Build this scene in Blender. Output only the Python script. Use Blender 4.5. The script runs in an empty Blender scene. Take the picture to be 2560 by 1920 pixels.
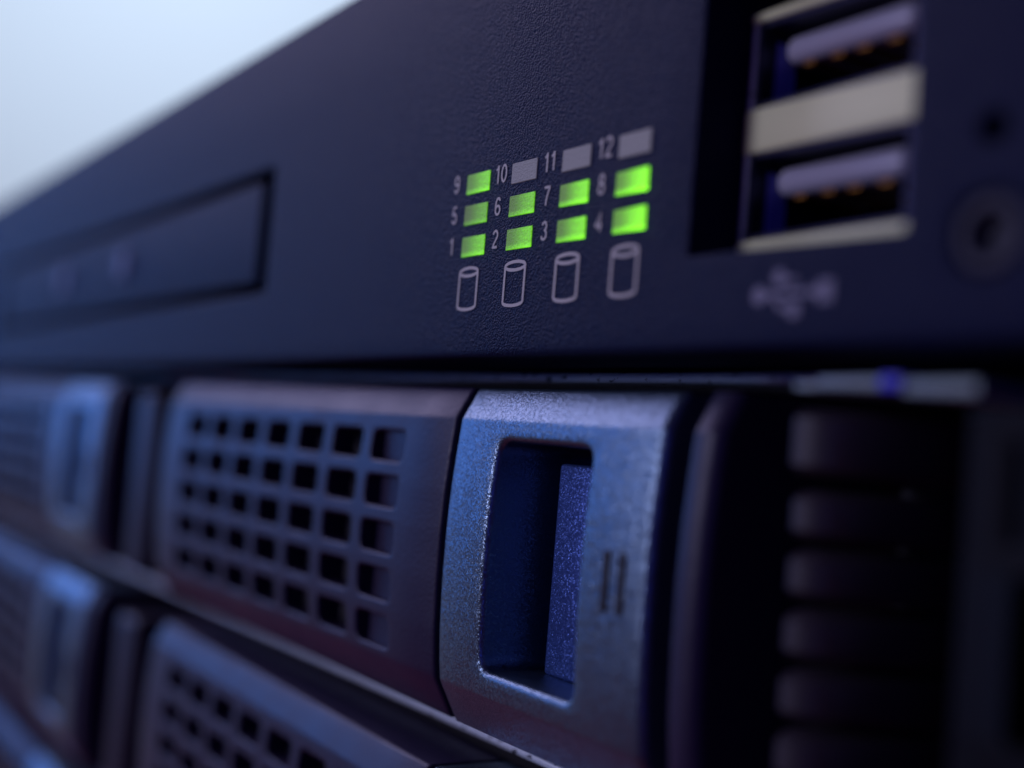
import bpy, bmesh, math, random
from mathutils import Matrix, Vector
# units: 1 Blender unit = 1 cm.  x runs along the server front, y into the server, z up.
random.seed(4)
S = bpy.context.scene
S.unit_settings.system = 'METRIC'; S.unit_settings.scale_length = 0.01
COL = S.collection

# ------------------------------------------------------------------ camera
cam_d = bpy.data.cameras.new('camera'); cam = bpy.data.objects.new('camera', cam_d); COL.objects.link(cam)
S.camera = cam
RX = Vector((0.54593077, 0.83374655, 0.08262128))      # image right in the world
RDN = Vector((0.00513499, 0.09528187, -0.99543709))    # image down
RF = Vector((-0.83781455, 0.543864, 0.04773603))       # view direction
m = Matrix((RX, -RDN, -RF)).transposed().to_4x4()
m.translation = Vector((7.96315845, -5.2, -0.51530126))
cam.matrix_world = m
cam_d.sensor_width = 36; cam_d.lens = 36 * 3100 / 2560
cam_d.clip_start = 0.1; cam_d.clip_end = 2000
cam_d.dof.use_dof = True; cam_d.dof.focus_distance = 9.78
cam_d.dof.aperture_fstop = 0.104                        # 4.2 mm entrance pupil, in scene units
# ------------------------------------------------------------------ world, light
w = bpy.data.worlds.new('World'); S.world = w; w.use_nodes = True
w.node_tree.nodes['Background'].inputs[0].default_value = (0.22, 0.05, 0.80, 1)
w.node_tree.nodes['Background'].inputs[1].default_value = 0.05
S.view_settings.view_transform = 'Standard'; S.view_settings.look = 'None'
S.view_settings.exposure = 0; S.view_settings.gamma = 1

def area(name, loc, target, sx, sy, power, color, spread=180):
    d = bpy.data.lights.new(name, 'AREA'); d.shape = 'RECTANGLE'; d.size = sx; d.size_y = sy
    d.energy = power; d.color = color; d.spread = math.radians(spread)
    o = bpy.data.objects.new(name, d); COL.objects.link(o); o.location = loc
    o.rotation_euler = (Vector(target) - Vector(loc)).to_track_quat('-Z', 'Y').to_euler()
    return o
area('wall_lamp', (-50, 50, 110), (-150, 28, 40), 70, 70, 88000, (0.68, 0.83, 1.0), 110)
area('ceiling_lamp', (-94, -32, 66), (0, 0, 0), 52, 52, 36500, (0.64, 0.55, 0.98))
area('side_lamp', (-100, -38, 14), (0, 0, 0), 48, 38, 12500, (0.02, 0.24, 1.0))
area('front_lamp', (-18, -60, 14), (0, 0, 0), 20, 14, 13000, (0.64, 0.62, 1.0))
area('right_lamp', (54, -56, 6), (0, 0, -1), 24, 24, 1700, (0.03, 0.10, 1.0))

# ------------------------------------------------------------------ materials
def mat(name, base, rough=0.5, metal=0.0, spec=0.5, grain=0.0, gscale=60, gdist=0.004, detail=2.0, flake=0.0, fscale=90, mottling=0.0):
    mt = bpy.data.materials.new(name); mt.use_nodes = True
    nt = mt.node_tree; N = nt.nodes; L = nt.links
    b = N['Principled BSDF']
    b.inputs['Base Color'].default_value = (*base, 1); b.inputs['Roughness'].default_value = rough
    b.inputs['Metallic'].default_value = metal; b.inputs['Specular IOR Level'].default_value = spec
    tc = N.new('ShaderNodeTexCoord')
    out = None
    if grain:
        n = N.new('ShaderNodeTexNoise'); n.inputs['Scale'].default_value = gscale; n.inputs['Detail'].default_value = detail
        n.inputs['Roughness'].default_value = 0.55
        L.new(tc.outputs['Object'], n.inputs['Vector'])
        bp = N.new('ShaderNodeBump'); bp.inputs['Strength'].default_value = grain; bp.inputs['Distance'].default_value = gdist
        L.new(n.outputs['Fac'], bp.inputs['Height']); out = bp.outputs['Normal']
    if flake:                                   # metallic paint: every flake has its own tilt
        v = N.new('ShaderNodeTexVoronoi'); v.inputs['Scale'].default_value = fscale
        L.new(tc.outputs['Object'], v.inputs['Vector'])
        s = N.new('ShaderNodeVectorMath'); s.operation = 'SUBTRACT'; s.inputs[1].default_value = (.5, .5, .5)
        L.new(v.outputs['Color'], s.inputs[0])
        k = N.new('ShaderNodeVectorMath'); k.operation = 'SCALE'; k.inputs['Scale'].default_value = flake
        L.new(s.outputs[0], k.inputs[0])
        a = N.new('ShaderNodeVectorMath'); a.operation = 'ADD'
        L.new(k.outputs[0], a.inputs[0])
        if out: L.new(out, a.inputs[1])
        else:
            g = N.new('ShaderNodeNewGeometry'); L.new(g.outputs['Normal'], a.inputs[1])
        nn = N.new('ShaderNodeVectorMath'); nn.operation = 'NORMALIZE'; L.new(a.outputs[0], nn.inputs[0])
        out = nn.outputs[0]
    if out: L.new(out, b.inputs['Normal'])
    if mottling:
        n2 = N.new('ShaderNodeTexNoise'); n2.inputs['Scale'].default_value = 1.7; n2.inputs['Detail'].default_value = 5
        L.new(tc.outputs['Object'], n2.inputs['Vector'])
        mr = N.new('ShaderNodeMapRange'); mr.inputs[1].default_value = .35; mr.inputs[2].default_value = .65
        mr.inputs[3].default_value = rough - mottling; mr.inputs[4].default_value = rough + mottling
        L.new(n2.outputs['Fac'], mr.inputs[0]); L.new(mr.outputs[0], b.inputs['Roughness'])
    return mt

M = {}
M['bezel'] = mat('bezel_plastic', (0.004, 0.0065, 0.036), 0.46, 0, 0.085, grain=1.0, gscale=74, gdist=0.013, detail=0.0)
M['grille'] = mat('grille_plastic', (0.022, 0.015, 0.045), 0.43, 0, 0.45, grain=0.6, gscale=30, gdist=0.007, mottling=.04)
M['silver'] = mat('silver_paint', (0.165, 0.235, 0.30), 0.33, 0.92, 0.5, grain=0.08, gscale=70, gdist=0.003, flake=0.36, fscale=125)
M['button'] = mat('door_button', (0.16, 0.14, 0.20), 0.5)
M['slot_lit'] = mat('slot_lit_blue', (0.10, 0.18, 0.52), 0.40, 0.75, 0.5, grain=0.2, gscale=55, gdist=0.004, flake=0.55, fscale=130)  # blue light in the finger slot, put into the colour
M['dark'] = mat('black_plastic', (0.012, 0.012, 0.018), 0.6)
M['inner'] = mat('carrier_plastic', (0.05, 0.045, 0.05), 0.55, grain=.3, gscale=25, gdist=.01)
M['post'] = mat('post_plastic', (0.020, 0.014, 0.030), 0.5, 0, .35)
M['print'] = mat('grey_print', (0.62, 0.58, 0.50), 0.6, 0, .2, grain=0.7, gscale=62, gdist=0.005)
M['print_faint'] = mat('faint_print', (0.25, 0.24, 0.30), 0.6, 0, .2)
M['window_off'] = mat('diffuser_off', (0.40, 0.39, 0.30), 0.5, 0, .3, grain=1.0, gscale=62, gdist=0.006)
M['usb_steel'] = mat('nickel_shell', (0.92, 0.92, 0.52), 0.6, 0.12, grain=.2, gscale=20, gdist=.004)
M['usb_in'] = mat('shell_inside', (0.02, 0.02, 0.06), 0.35, 0.6)
M['shell_reflection'] = mat('shell_reflection', (0.35, 0.35, 0.95), 0.4, 0.3)  # blue reflection on the metal, put into the colour
M['tongue'] = mat('tongue_plastic', (0.50, 0.48, 0.56), 0.28)
M['gold'] = mat('gold_contact', (0.36, 0.16, 0.03), 0.4, 0.9)
M['blue'] = mat('blue_clip', (0.05, 0.05, 0.75), 0.4)
M['rib'] = mat('ribbed_rubber', (0.034, 0.025, 0.034), 0.5, 0, .4, grain=.3, gscale=30, gdist=.006)
M['wall'] = mat('wall_paint', (0.74, 0.76, 0.78), 0.9)
M['floor'] = mat('floor_bounce', (0.42, 0.055, 0.08), 0.8)
M['tab'] = mat('zinc_tab', (0.26, 0.34, 0.33), 0.55, 0.2)

def steel():
    mt = mat('shelf_steel', (0.42, 0.45, 0.50), 0.42, 0.2)
    nt = mt.node_tree; N = nt.nodes; L = nt.links; b = N['Principled BSDF']
    tc = N.new('ShaderNodeTexCoord'); mp = N.new('ShaderNodeMapping'); mp.inputs['Scale'].default_value = (1, 1, 2.2)
    L.new(tc.outputs['Object'], mp.inputs[0])
    n = N.new('ShaderNodeTexNoise'); n.inputs['Scale'].default_value = 9; n.inputs['Detail'].default_value = 4
    L.new(mp.outputs[0], n.inputs[0])
    r = N.new('ShaderNodeValToRGB'); r.color_ramp.elements[0].position = .33; r.color_ramp.elements[0].color = (.04, .04, .05, 1)
    r.color_ramp.elements[1].position = .40; r.color_ramp.elements[1].color = (.80, .84, .86, 1)
    L.new(n.outputs['Fac'], r.inputs[0]); L.new(r.outputs[0], b.inputs['Base Color'])
    return mt
M['steel'] = steel()

def lit_window(strength, side):
    """diffuser film with a green diode behind it; the diode sits to the right of the window's centre"""
    mt = mat('diffuser_lit', (0.24, 0.30, 0.01), 0.5, grain=0.9, gscale=62, gdist=0.006)
    nt = mt.node_tree; N = nt.nodes; L = nt.links; b = N['Principled BSDF']
    tc = N.new('ShaderNodeTexCoord'); sx = N.new('ShaderNodeSeparateXYZ'); L.new(tc.outputs['Object'], sx.inputs[0])
    a = N.new('ShaderNodeMapRange'); a.interpolation_type = 'SMOOTHERSTEP'
    a.inputs[1].default_value = -0.17; a.inputs[2].default_value = 0.165; a.inputs[3].default_value = side; a.inputs[4].default_value = 1.0
    L.new(sx.outputs['X'], a.inputs[0])
    c = N.new('ShaderNodeMapRange'); c.interpolation_type = 'SMOOTHERSTEP'
    c.inputs[1].default_value = -0.02; c.inputs[2].default_value = -0.085; c.inputs[3].default_value = 0.0; c.inputs[4].default_value = 0.6
    L.new(sx.outputs['Z'], c.inputs[0])
    ad = N.new('ShaderNodeMath'); ad.operation = 'ADD'; L.new(a.outputs[0], ad.inputs[0]); L.new(c.outputs[0], ad.inputs[1])
    n = N.new('ShaderNodeTexNoise'); n.inputs['Scale'].default_value = 62; L.new(tc.outputs['Object'], n.inputs[0])
    nr = N.new('ShaderNodeMapRange'); nr.inputs[1].default_value = .3; nr.inputs[2].default_value = .7; nr.inputs[3].default_value = .65; nr.inputs[4].default_value = 1.35
    L.new(n.outputs['Fac'], nr.inputs[0])
    mu = N.new('ShaderNodeMath'); mu.operation = 'MULTIPLY'; L.new(ad.outputs[0], mu.inputs[0]); L.new(nr.outputs[0], mu.inputs[1])
    m2 = N.new('ShaderNodeMath'); m2.operation = 'MULTIPLY'; m2.inputs[1].default_value = strength; L.new(mu.outputs[0], m2.inputs[0])
    b.inputs['Emission Color'].default_value = (0.18, 0.84, 0.0, 1)
    L.new(m2.outputs[0], b.inputs['Emission Strength'])
    return mt

# ------------------------------------------------------------------ object helpers
def empty(name, loc, label, cat, group=None):
    o = bpy.data.objects.new(name, None); COL.objects.link(o); o.location = loc
    o.empty_display_size = 0.5
    o['label'] = label; o['category'] = cat
    if group: o['group'] = group
    return o
def wloc(o):
    v = Vector(o.location)
    while o.parent: o = o.parent; v += Vector(o.location)
    return v
def obj(name, bm, material, parent=None, origin=None, label=None, angle=35, smooth=True, flat=False):
    """bm in world centimetres; the object's origin goes to `origin` (default: middle of its box)"""
    bm.verts.ensure_lookup_table()
    if flat:
        for f in bm.faces:
            f.normal_update()
            if f.normal.y > 0: f.normal_flip()
    else: bmesh.ops.recalc_face_normals(bm, faces=bm.faces[:])
    if origin is None:
        lo = Vector((min(v.co[i] for v in bm.verts) for i in range(3))); hi = Vector((max(v.co[i] for v in bm.verts) for i in range(3)))
        origin = (lo + hi) / 2
    origin = Vector(origin)
    bmesh.ops.translate(bm, vec=-origin, verts=bm.verts[:])
    me = bpy.data.meshes.new(name); bm.to_mesh(me); bm.free()
    if smooth:
        for p in me.polygons: p.use_smooth = True
        me.set_sharp_from_angle(angle=math.radians(angle))
    me.materials.append(material)
    o = bpy.data.objects.new(name, me); COL.objects.link(o)
    if parent:
        o.parent = parent; o.location = origin - wloc(parent)
    else: o.location = origin
    if label: o['label'] = label
    return o
def box(bm, x0, x1, y0, y1, z0, z1, bev=0.0, seg=2):
    r = bmesh.ops.create_cube(bm, size=1)
    for v in r['verts']:
        v.co = Vector(((x0 + x1) / 2 + v.co.x * (x1 - x0), (y0 + y1) / 2 + v.co.y * (y1 - y0), (z0 + z1) / 2 + v.co.z * (z1 - z0)))
    if bev:
        es = list({e for v in r['verts'] for e in v.link_edges})
        bmesh.ops.bevel(bm, geom=es, offset=bev, segments=seg, affect='EDGES', profile=0.5)
    return bm
def B(*a, **k):
    bm = bmesh.new(); return box(bm, *a, **k)
def lin(a, b, n): return [a + (b - a) * i / n for i in range(n + 1)]

def rr_outline(hw, hh, r, n):
    """rounded rectangle outline, 4 sides of n steps (n >= 8), counter-clockwise from the lower-left corner"""
    r = max(min(r, hw, hh), 1e-5)
    def side(h):
        t = [0, .35, .7, 1.0]
        s = [-h + r * q for q in t]
        mid = lin(-h + r, h - r, n - 6)[1:-1]
        return s + mid + [-q for q in reversed(s)]
    sx, sz = side(hw), side(hh)
    pts = [(x, -hh) for x in sx[:-1]] + [(hw, z) for z in sz[:-1]] + [(-x, hh) for x in sx[:-1]] + [(-hw, -z) for z in sz[:-1]]
    out = []
    for x, z in pts:
        if abs(x) > hw - r and abs(z) > hh - r:
            cx, cz = math.copysign(hw - r, x), math.copysign(hh - r, z)
            d = math.hypot(x - cx, z - cz) or 1
            x, z = cx + (x - cx) / d * r, cz + (z - cz) / d * r
        out.append((x, z))
    return out

def face_plate(x0, x1, z0, z1, yf, cells, depth, xl=(), zl=(), n=8, edge=0.04):
    """front skin at y = yf(x, z) with bevelled holes.
    cell: (cx0, cx1, cz0, cz1, hx, hz, hw, hh, r, bev, hdepth, floor)"""
    bm = bmesh.new()
    xs = set([x0, x1]) | set(xl); zs = set([z0, z1]) | set(zl)
    for c in cells:
        xs |= {c[0], c[1]}; zs |= {c[2], c[3]}
    def uniq(s):
        s = sorted(s); o = [s[0]]
        for a in s[1:]:
            if a - o[-1] > 1e-4: o.append(a)
        return o
    xs, zs = uniq(xs), uniq(zs)
    V = {}
    def vert(x, z):
        k = (round(x, 4), round(z, 4))
        if k not in V: V[k] = bm.verts.new((x, yf(x, z), z))
        return V[k]
    for i in range(len(xs) - 1):
        for j in range(len(zs) - 1):
            mx, mz = (xs[i] + xs[i + 1]) / 2, (zs[j] + zs[j + 1]) / 2
            if any(c[0] < mx < c[1] and c[2] < mz < c[3] for c in cells): continue
            bm.faces.new([vert(xs[i], zs[j]), vert(xs[i + 1], zs[j]), vert(xs[i + 1], zs[j + 1]), vert(xs[i], zs[j + 1])])
    for c in cells:
        cx0, cx1, cz0, cz1, hx, hz, hw, hh, r, bev, hd, floor = c
        per = [(x, cz0) for x in lin(cx0, cx1, n)[:-1]] + [(cx1, z) for z in lin(cz0, cz1, n)[:-1]] + \
              [(x, cz1) for x in lin(cx1, cx0, n)[:-1]] + [(cx0, z) for z in lin(cz1, cz0, n)[:-1]]
        prev = [vert(x, z) for x, z in per]
        K = len(prev)
        out0 = rr_outline(hw, hh, r, n)
        def ring(off, dy, base=None):
            o = rr_outline(hw - off, hh - off, max(r - off, .002), n)
            return [bm.verts.new((hx + p[0], (yf(hx + q[0], hz + q[1]) if base is None else base) + dy, hz + p[1])) for p, q in zip(o, out0)]
        def join(a, b):
            for i in range(K):
                bm.faces.new([a[i], a[(i + 1) % K], b[(i + 1) % K], b[i]])
        # intermediate ring keeps the curved face true
        mid = []
        for (px, pz), (qx, qz) in zip(per, out0):
            x, z = (px + hx + qx) / 2, (pz + hz + qz) / 2
            mid.append(bm.verts.new((x, yf(x, z), z)))
        join(prev, mid); prev = mid
        for th in (0, 22, 45, 68, 90):
            a = math.radians(th)
            nr = ring(bev * math.sin(a), bev * (1 - math.cos(a))); join(prev, nr); prev = nr
        yend = hd
        nr = ring(bev, 0, yend); join(prev, nr); prev = nr
        if floor: bm.faces.new(prev)
    # side skirts
    bm.edges.ensure_lookup_table()
    rim = [e for e in bm.edges if len(e.link_faces) == 1 and all(
        abs(v.co.x - x0) < 1e-4 or abs(v.co.x - x1) < 1e-4 or abs(v.co.z - z0) < 1e-4 or abs(v.co.z - z1) < 1e-4 for v in e.verts)]
    r = bmesh.ops.extrude_edge_only(bm, edges=rim)
    for v in r['geom']:
        if isinstance(v, bmesh.types.BMVert): v.co.y = depth
    return bm

def round_edge(d, b):
    if d >= b: return 0.0
    return b - math.sqrt(max(b * b - (b - d) ** 2, 0))

# ------------------------------------------------------------------ setting: the bright wall
def wall():
    bm = bmesh.new(); box(bm, -153, -150, -260, 260, -90, 190)
    o = obj('wall', bm, M['wall'], smooth=False); o['kind'] = 'structure'
    bm = bmesh.new(); box(bm, -150, 120, -260, 260, -92, -60)
    o = obj('floor', bm, M['floor'], smooth=False); o['kind'] = 'structure'  # unseen floor, added and coloured red for its reflection in the lower bevels
wall()

# ------------------------------------------------------------------ control panel (top strip of the server)
PZ0, PZ1 = 0.16, 3.93
panel = empty('control_panel', (-16, 0, PZ0), 'dark charcoal plastic server control panel with green status lights, printed numbers and two USB sockets', 'control panel')
PX0, PX1 = -36.0, 7.2
def pf(x, z):
    b = 0.06
    return max(round_edge(z - PZ0, b), round_edge(PZ1 - z, b))
cells = [
    (1.2, 3.75, 0.60, 2.85, 2.755, 1.69, 0.875, 0.93, 0.04, 0.015, 1.3, False),             # socket bay
    (-20.9, -5.1, 0.70, 2.65, -13.0, 1.68, 7.68, 0.75, 0.05, 0.03, 0.5, True),         # disc drive opening
    (3.96, 4.30, 1.07, 1.43, 4.12, 1.24, 0.095, 0.095, 0.095, 0.012, 0.5, True),          # pin hole
    (3.8, 4.46, 0.37, 1.05, 4.13, 0.71, 0.25, 0.25, 0.25, 0.03, 0.16, True),                # power button well
]
zl = [PZ0 + 0.06 * t for t in (.08, .25, .5, 1)] + [PZ1 - 0.06 * t for t in (.08, .25, .5, 1)]
obj('bezel', face_plate(PX0, PX1, PZ0, PZ1, pf, cells, 1.5, xl=lin(PX0, PX1, 12), zl=zl, n=12), M['bezel'], panel)

# disc drive door in its recess
disc = obj('disc_drive_door', face_plate(-20.3, -5.70, 1.09, 2.28, lambda x, z: max(round_edge(z - 1.09, .04), round_edge(2.28 - z, .04), round_edge(-5.70 - x, .04)) + .01, [], 0.48,
           xl=[-5.70 - .04 * t for t in (.1, .4, 1)] + lin(-20.3, -5.76, 6), zl=[1.09 + .04 * t for t in (.1, .4, 1)] + [2.28 - .04 * t for t in (.1, .4, 1)]), M['bezel'], panel)
for cx, rr in ((-11.2, .24), (-14.9, .26)):
    bm = bmesh.new()
    bmesh.ops.create_cone(bm, cap_ends=True, segments=32, radius1=rr, radius2=rr * .9, depth=.08, matrix=Matrix.Translation((cx, -0.01, 1.72)) @ Matrix.Rotation(math.radians(90), 4, 'X'))
    obj('drive_button', bm, M['button'], disc)

# status windows, 4 columns x 3 rows
colx = [-0.805, -0.118, 0.575, 1.258]; rowz = [1.083, 1.350, 1.613]
lit = {1: 1, 2: 1, 3: 1, 4: 1, 5: 1, 6: 1, 7: 1, 8: 1, 9: 1}
wm = {n: lit_window(*p) for n, p in {1: (.55, .24), 2: (.56, .22), 3: (.80, .16), 4: (1.15, .20), 5: (.32, .14), 6: (.48, .18), 7: (.85, .13), 8: (1.2, .18), 9: (.58, .24)}.items()}
def ribbon(paths, wdt, y=-0.0045, th=0.004):
    """flat printed strokes; each path is (points, closed)"""
    bm = bmesh.new()
    for k, (pts, closed) in enumerate(paths):
        P = [Vector((p[0], p[1])) for p in pts]; n = len(P); Lv = []; Rv = []
        for i in range(n):
            a = P[(i - 1) % n] if closed or i > 0 else P[i]; b = P[(i + 1) % n] if closed or i < n - 1 else P[i]
            t = (b - a).normalized(); nrm = Vector((-t.y, t.x)) * wdt / 2
            Lv.append(bm.verts.new((P[i].x + nrm.x, y - .0004 * k, P[i].y + nrm.y))); Rv.append(bm.verts.new((P[i].x - nrm.x, y - .0004 * k, P[i].y - nrm.y)))
        for i in range(n if closed else n - 1):
            j = (i + 1) % n
            bm.faces.new([Lv[i], Lv[j], Rv[j], Rv[i]])
    return bm
def arc(cx, cz, rx, rz, t0, t1, n=14):
    return [(cx + rx * math.cos(math.radians(t)), cz + rz * math.sin(math.radians(t))) for t in lin(t0, t1, n)]
DIG = {   # stroke centre lines in a 0.6 x 1 box
 '0': [(arc(.3, .5, .24, .44, 90, 450, 28)[:-1], True)],
 '1': [([(.10, .74), (.22, .80), (.30, .90), (.33, .97)], False), ([(.33, .98), (.33, .0)], False)],
 '2': [(arc(.3, .71, .23, .235, 170, -28, 16) + [(.40, .48), (.22, .27), (.09, .06)], False), ([(.04, .055), (.56, .055)], False)],
 '3': [(arc(.29, .73, .20, .21, 165, -80, 16), False), (arc(.29, .29, .235, .235, 88, -165, 18), False)],
 '4': [([(.42, .0), (.42, .95), (.06, .29)], False), ([(.03, .27), (.59, .27)], False)],
 '5': [([(.52, .94), (.16, .94), (.10, .50)] , False), ([(.09, .50)] + arc(.29, .31, .235, .255, 120, -160, 20), False)],
 '6': [(arc(.3, .29, .23, .235, 0, 360, 24)[:-1], True), ([(.07, .30), (.07, .55)] + arc(.31, .55, .24, .39, 180, 35, 14), False)],
 '7': [([(.04, .94), (.56, .94)], False), ([(.54, .93), (.38, .62), (.28, .35), (.23, .0)], False)],
 '8': [(arc(.3, .73, .19, .21, 0, 360, 22)[:-1], True), (arc(.3, .28, .235, .235, 0, 360, 24)[:-1], True)],
 '9': [(arc(.3, .70, .23, .235, 0, 360, 24)[:-1], True), ([(.53, .70), (.53, .45)] + arc(.29, .45, .24, .39, 0, -145, 14), False)],
}
def numeral(text, height, cx, z0):
    w_, adv = height * .98, height * .60
    x = cx - (adv * len(text)) / 2
    P = []
    for ch in text:
        for pts, cl in DIG[ch]: P.append(([(x + p[0] * w_ * .95, z0 + p[1] * height) for p in pts], cl))
        x += adv
    return ribbon(P, height * .135)
for r in range(3):
    for c in range(4):
        n = r * 4 + c + 1
        x, z = colx[c], rowz[r]
        bm = B(x - .178, x + .178, -0.006, 0.02, z - .083, z + .083, bev=.004, seg=1)
        on = n in lit
        obj('status_light', bm, wm[n] if on else M['window_off'], panel, smooth=False, label=None if on else 'unlit grey status window')
        dx = -.345 if n < 10 else -.335
        obj('numeral', numeral(str(n), 0.150, x + dx, z - .050), M['print'], panel, smooth=False, flat=True, label='printed numeral %d' % n)

def ell(cx, cz, a, b, t0, t1, n): return [(cx + a * math.cos(math.radians(t)), cz + b * math.sin(math.radians(t))) for t in lin(t0, t1, n)]
for cx in (-0.835, -0.135, 0.563, 1.243):
    a, zt, zb = .142, .868, .585
    top = ell(cx, zt, a, .033, 0, 360, 40)[:-1]
    body = [(cx - a, zt)] + [(cx - a, z) for z in lin(zt - .02, zb + .01, 4)] + ell(cx, zb, a, .03, 180, 360, 18) + [(cx + a, z) for z in lin(zb + .01, zt - .02, 4)] + [(cx + a, zt)]
    obj('drive_icon', ribbon([(top, True), (body, False)], 0.026), M['print'], panel, smooth=False, flat=True)
# USB trident mark below the sockets
def trident():
    bm = ribbon([([(2.60, .482), (3.06, .482)], False), ([(2.68, .482), (2.75, .40), (2.86, .40)], False), ([(2.80, .482), (2.87, .565), (2.76, .565)], False)], .03)
    def disc(cx, cz, r, n=20):
        bm.faces.new([bm.verts.new((cx + r * math.cos(2 * math.pi * i / n), -.0062, cz + r * math.sin(2 * math.pi * i / n))) for i in range(n)])
    disc(2.575, .482, .055); disc(2.86, .385, .05); disc(2.73, .58, .05)
    for q in ([(3.04, .42), (3.15, .42), (3.15, .545), (3.04, .545)], [(2.98, .44), (3.04, .482), (2.98, .525)]):
        bm.faces.new([bm.verts.new((x, -.0066, z)) for x, z in q])
    return bm
obj('usb_mark', trident(), M['print_faint'], panel, smooth=False, flat=True)

# stacked USB sockets
UY = 0.40
def usb(zb, nm):
    zt = zb + .515
    x0, x1 = 2.02, 3.27
    shell = bmesh.new()
    # front frame: outer 1.92..3.37, inner opening; lips flare outwards a little
    t = .035
    for bx in ((x0 - t, x0, UY - .01, 1.25, zb - t, zt + t), (x1, x1 + t, UY - .01, 1.25, zb - t, zt + t), (x0, x1, UY - .01, 1.25, zt, zt + t), (x0, x1, UY - .01, 1.25, zb - t, zb)):
        box(shell, *bx)
    s = obj('usb_socket', shell, M['usb_in'], panel, smooth=False)
    obj('shell_reflection', B(x0 + .001, x0 + .012, UY + .13, UY + .30, zb + .04, zt - .07), M['shell_reflection'], s, smooth=False)  # thin added strip painted as the blue reflection streak on the left side
    bk = B(x0, x1, 1.2, 1.24, zb, zt); obj('socket_back', bk, M['dark'], s, smooth=False)
    tg = B(2.10, 3.17, UY + .10, 1.2, zt - .24, zt - .055, bev=.08, seg=5); obj('tongue', tg, M['tongue'], s)
    for i, cx in enumerate((2.29, 2.53, 2.74, 2.98)):
        obj('contact', B(cx - .05, cx + .05, UY + .16, 1.1, zt - .268, zt - .238, bev=.008, seg=1), M['gold'], s, smooth=False)
        
    return s
usb(0.955, 'lower'); usb(1.83, 'upper')
obj('socket_frame', B(1.93, 3.40, UY - .03, UY + .5, 1.50, 1.80, bev=.02), M['usb_steel'], panel)
obj('socket_frame', B(1.93, 3.40, UY - .03, UY + .5, .80, .925, bev=.02), M['usb_steel'], panel)
obj('socket_frame', B(1.93, 3.40, UY - .03, UY + .5, 2.38, 2.44, bev=.015), M['usb_steel'], panel)
obj('socket_frame', B(1.93, 1.978, UY - .012, UY + .5, .925, 2.38, bev=.01), M['steel'], panel)
# power button
bm = bmesh.new()
prof = [(0.0, .13), (.10, .13), (.11, .06), (.12, .02), (.135, .0), (.18, .0), (.20, .015), (.215, .05), (.215, .155)]
N_ = 40
rings = [[bm.verts.new((4.13 + r * math.cos(2 * math.pi * i / N_), y, .71 + r * math.sin(2 * math.pi * i / N_))) for i in range(N_)] for r, y in prof[1:]]
bm.faces.new(rings[0])
for a, b in zip(rings, rings[1:]):
    for i in range(N_): bm.faces.new([a[i], a[(i + 1) % N_], b[(i + 1) % N_], b[i]])
obj('power_button', bm, mat('button_plastic', (.035, .034, .055), .55, 0, .25), panel)

# ------------------------------------------------------------------ chassis with bays and shelves
PITCH, CP = 3.22, 12.95
chassis = empty('server_chassis', (-16, 12, -9.9), 'black steel server chassis whose bright shelf edges show between the rows of drive carriers', 'server chassis')
obj('lid', B(-36, 7.0, 1.52, 45, 3.86, 3.92), M['dark'], chassis, smooth=False)
obj('back_wall', B(-36, 7.0, 9, 9.2, -10.2, 3.85), M['dark'], chassis, smooth=False)
obj('side_wall', B(6.9, 7.0, 1.52, 8.98, -10.2, 3.85), M['dark'], chassis, smooth=False)
for k in range(4):
    zt = .125 - k * PITCH
    obj('shelf', B(-36, 2.62 if k == 0 else 2.5, .92, 8.98, zt - .085, zt, bev=.035, seg=3), M['steel'], chassis, label='bright steel shelf edge with dark scuffs')
# posts between the columns of bays
for c in (1, 2):
    for k in range(3):
        zc = -k * PITCH
        xs = 2.62 - CP * c
        bm = B(xs - .02, xs + .85, .16, 8.9, zc - 2.80, zc - .20, bev=.12, seg=4)
        obj('bay_post', bm, M['post'], chassis)

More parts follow.
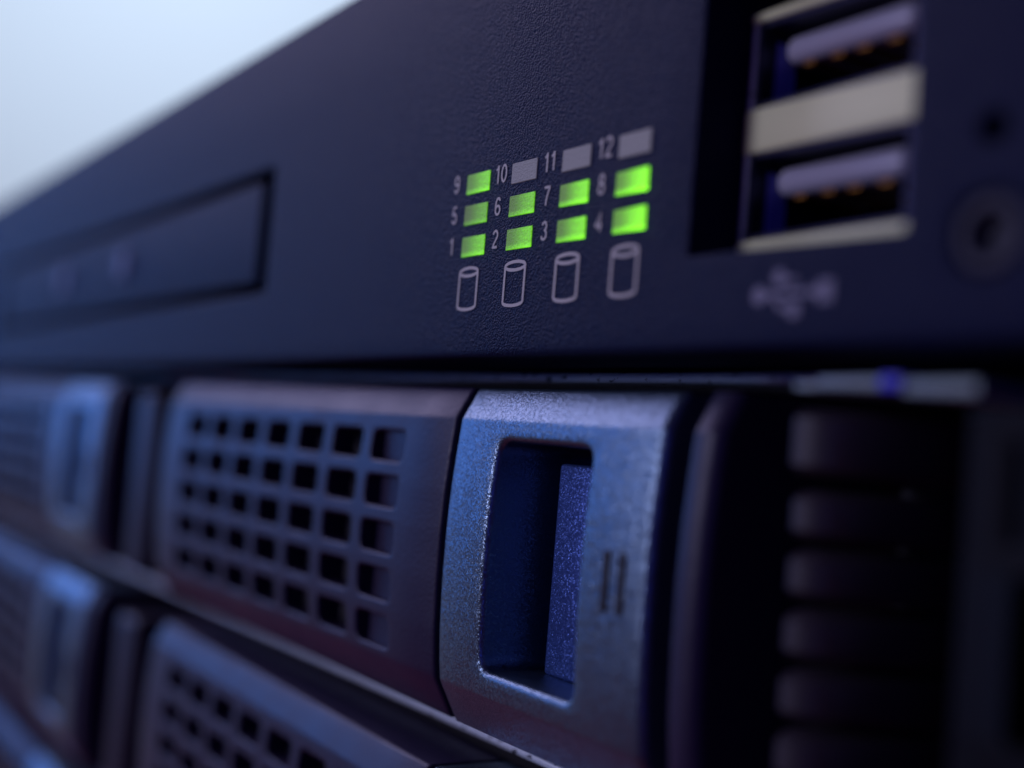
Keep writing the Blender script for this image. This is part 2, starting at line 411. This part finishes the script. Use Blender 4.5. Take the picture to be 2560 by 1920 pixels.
# ------------------------------------------------------------------ drive carriers
PR = [(-2.84, .25), (-2.51, .068), (-2.495, .062), (-2.48, .059), (-2.34, .04), (-2.1, .018), (-1.7, .002), (-1.3, 0), (-.95, .012), (-.6, .04), (-.36, .066), (-.345, .068), (-.333, .0725), (-.32, .079), (-.2, .146), (-.072, .218)]
def prof_y(z):
    if z <= PR[0][0]: return PR[0][1]
    for (z0, y0), (z1, y1) in zip(PR, PR[1:]):
        if z <= z1: return y0 + (y1 - y0) * (z - z0) / (z1 - z0)
    return PR[-1][1]
PZL = [p[0] for p in PR]
CT, CB = -.072, -2.84
hx0, hz0, pxx, pzz = -7.12, -.625, .840, .4135
def carrier(name):
    root = empty(name, (-3, 0.5, CB), 'drive carrier', 'drive carrier', 'drive carriers in the bays of the server')
    # grille
    gx0, gx1 = -8.32, -0.965
    def gy(x, z): return prof_y(z) + max(round_edge(x - gx0, .10), round_edge(gx1 - x, .03), round_edge(CT - z, .03) * .6, round_edge(z - CB, .03) * .6)
    cells = []
    for i in range(7):
        for j in range(5):
            x, z = hx0 + i * pxx, hz0 - j * pzz
            cells.append((x - pxx / 2, x + pxx / 2, z - pzz / 2, z + pzz / 2, x, z, .343, .163, .105, .022, .30, False))
    zl = [hz0 + pzz / 2 - q for q in lin(0, 5 * pzz, 40)]
    zl = [z for z in zl] + [z for z in PZL if z > hz0 + pzz / 2 + .02 or z < hz0 - 4.5 * pzz - .02] + [CT - .015, CT - .03, CB + .03]
    xl = lin(hx0 - pxx / 2, hx0 + 6.5 * pxx, 56)
    xl = [x for x in xl] + [gx0 + .1 * t for t in (.08, .3, .6, 1)] + [gx1 - .03 * t for t in (.1, .4, 1)]
    g = obj('grille', face_plate(gx0, gx1, CB, CT, gy, cells, .95, xl=xl, zl=zl, n=8), M['grille'], root, angle=50)
    # ledge closing part of the last column of holes
    bm = B(-2.40, -1.60, .135, .30, -2.5, -.40)
    for v in bm.verts:
        if v.co.x < -2 and v.co.y < .2: v.co.x = -2.30
    obj('grille_ledge', bm, M['grille'], root, smooth=False)
    # silver handle
    ax0, ax1 = -.895, 1.72
    def hy(x, z): return prof_y(z) + max(round_edge(x - ax0, .05), round_edge(ax1 - x, .08), round_edge(CT - z, .03) * .6)
    slot = (-.55, 1.2, -2.46, -.365, .355, -1.402, .66, .95, .17, .055, .95, True)
    marks = []
    zl2 = [z for z in PZL if z < -2.47 or z > -.364] + [CT - .015, CT - .03] + lin(-2.46, -.365, 16)
    h = obj('handle', face_plate(ax0, ax1, CB + .01, CT, hy, [slot], .95,
        xl=lin(-.55, 1.2, 16) + [ax0 + .05 * t for t in (.1, .3, .6, 1)] + [ax1 - .08 * t for t in (.05, .2, .45, .7, 1)], zl=zl2, n=16), M['silver'], root, angle=50,
        label='silver metallic release handle with a deep finger slot')
    obj('slot_lit_plate', B(-.03, 1.0, .49, .94, -2.30, -.64, bev=.035, seg=3), M['slot_lit'], h)  # added block; its blue colour stands for the lit part of the slot floor
    for cx in (1.275, 1.445):
        bm = B(cx - .045, cx + .045, -.014, .12, -1.61, -1.18, bev=.03, seg=3)
        for v in bm.verts: v.co.y = max(v.co.y, -.010)
        obj('grip_mark', bm, M['dark'], h)
    # end fin
    fx0, fx1 = 1.955, 2.20
    def fy(x, z): return prof_y(z) + .02 + round_edge(fx1 - x, .12) + round_edge(x - fx0, .03)
    obj('end_fin', face_plate(fx0, fx1, CB, CT, fy, [], 1.6, xl=[fx1 - .12 * t for t in (.04, .15, .35, .6, 1)] + [fx0 + .03 * t for t in (.2, 1)], zl=PZL), M['grille'], root)
    # body sled behind the face
    obj('sled', B(-8.25, 1.9, .96, 7.5, CB + .02, CT - .03, bev=.03), M['inner'], root)
    obj('sled_floor', B(-8.1, 1.8, .40, .955, CB + .05, CB + .12), M['inner'], root, smooth=False)
    return root
proto = carrier('drive_carrier')
def copy_tree(o, parent=None):
    c = o.copy(); COL.objects.link(c); c.parent = parent
    for ch in o.children: copy_tree(ch, c)
    return c
labels = {
 (0, 0): 'sharpest silver-handled drive carrier directly below the numbered status lights, whole slot and grille in view',
 (1, 0): 'blurred drive carrier at the left edge, in the top row under the disc drive door',
 (0, 1): 'drive carrier whose pale top edge slants across the bottom centre, below the sharp one',
 (1, 1): 'blurred drive carrier in the second row at the left edge with a pale slanting top',
 (1, 2): 'blurred drive carrier in the third row, only its corner in the bottom left',
 (2, 0): 'far drive carrier beyond the left edge, top row',
 (2, 1): 'far drive carrier beyond the left edge, second row',
}
base = Vector(proto.location); CC = 13.6
yaw = {(0, 0): .6, (0, 1): -.6}     # play in the bays
for (c, r), lab in labels.items():
    o = proto if (c, r) == (0, 0) else copy_tree(proto)
    dx = -CC * c + {(0, 1): -.17, (0, 0): -.035}.get((c, r), 0)
    o.location = base + Vector((dx, 0, -PITCH * r + (.03 if (c, r) == (0, 1) else 0))); o['label'] = lab
    o.rotation_euler.z = math.radians(yaw.get((c, r), 0))

# ------------------------------------------------------------------ rack ear with ribbed latch, right of the carriers
ear = empty('rack_ear', (5, .6, -9.5), 'dark rack ear plate with a black slot at the right edge', 'rack ear')
EC = [(4.0, 4.55, -.95, -.18, 4.28, -.56, .05, .27, .045, .02, .8, True), (4.0, 4.55, -2.6, -1.75, 4.30, -2.2, .05, .27, .045, .02, .8, True)]
obj('ear_plate', face_plate(3.99, 7.0, -9.9, -.14, lambda x, z: .12 + round_edge(x - 3.99, .04), EC, 1.4, xl=[3.99 + .04 * t for t in (.1, .4, 1)] + [4.6], zl=lin(-9.9, -.14, 6), n=8), mat('ear_paint', (.003, .003, .006), .6, 0, .12, grain=.5, gscale=40, gdist=.005), ear)
latch = empty('ribbed_latch', (3.2, .6, -9.5), 'black ribbed plastic thumb latch in the dark gap right of the sharp drive carrier', 'latch')
def rib_bar(x0, x1, z0, z1, y0, y1, b):
    """bar whose front curves away to the right"""
    bm = bmesh.new(); n = 14; rows = []
    zp = [(z1, .28), (z1 - b * .3, .10), (z1 - b, .0), (z0 + b, .0), (z0 + b * .3, .08), (z0, .2)]
    for z, dy in zp:
        row = []
        for i in range(n + 1):
            t = i / n; x = x0 + (x1 - x0) * t
            y = y0 + dy * .6 + 1.0 * t ** 3 + round_edge(x - x0, .08)
            row.append(bm.verts.new((x, y, z)))
        rows.append(row)
    for a, c in zip(rows, rows[1:]):
        for i in range(n): bm.faces.new([a[i], a[i + 1], c[i + 1], c[i]])
    rim = [e for e in bm.edges if len(e.link_faces) == 1]
    r = bmesh.ops.extrude_edge_only(bm, edges=rim)
    for v in r['geom']:
        if isinstance(v, bmesh.types.BMVert): v.co.y = y1
    return bm
obj('latch_block', rib_bar(2.66, 3.30, -.56, -.16, .22, 1.35, .06), M['rib'], latch)
for i in range(26):
    zt = -.65 - .352 * i
    if zt < -9.6: break
    obj('rib', rib_bar(2.68, 3.25, zt - .29, zt, .24, 1.35, .06), M['rib'], latch)
obj('latch_spine', B(2.74, 3.3, 1.2, 1.5, -9.8, -.2), M['dark'], latch, smooth=False)
# bright tabs above the latch
tabs = empty('steel_tabs', (3.3, .4, -.1), 'pale blurred metal tabs with a blue clip between them, above the ribbed latch', 'metal tab')
obj('tab', B(2.79, 2.97, .12, 1.3, -.065, -.02, bev=.01), M['tab'], tabs)
obj('tab', B(2.97, 3.43, .12, 1.3, -.055, .005, bev=.01), M['tab'], tabs)
obj('clip', B(3.43, 3.57, .10, 1.3, -.055, .015, bev=.01), M['blue'], tabs, label='small blue clip')
obj('tab', B(3.57, 4.04, .12, 1.3, -.08, -.01, bev=.01), M['tab'], tabs)
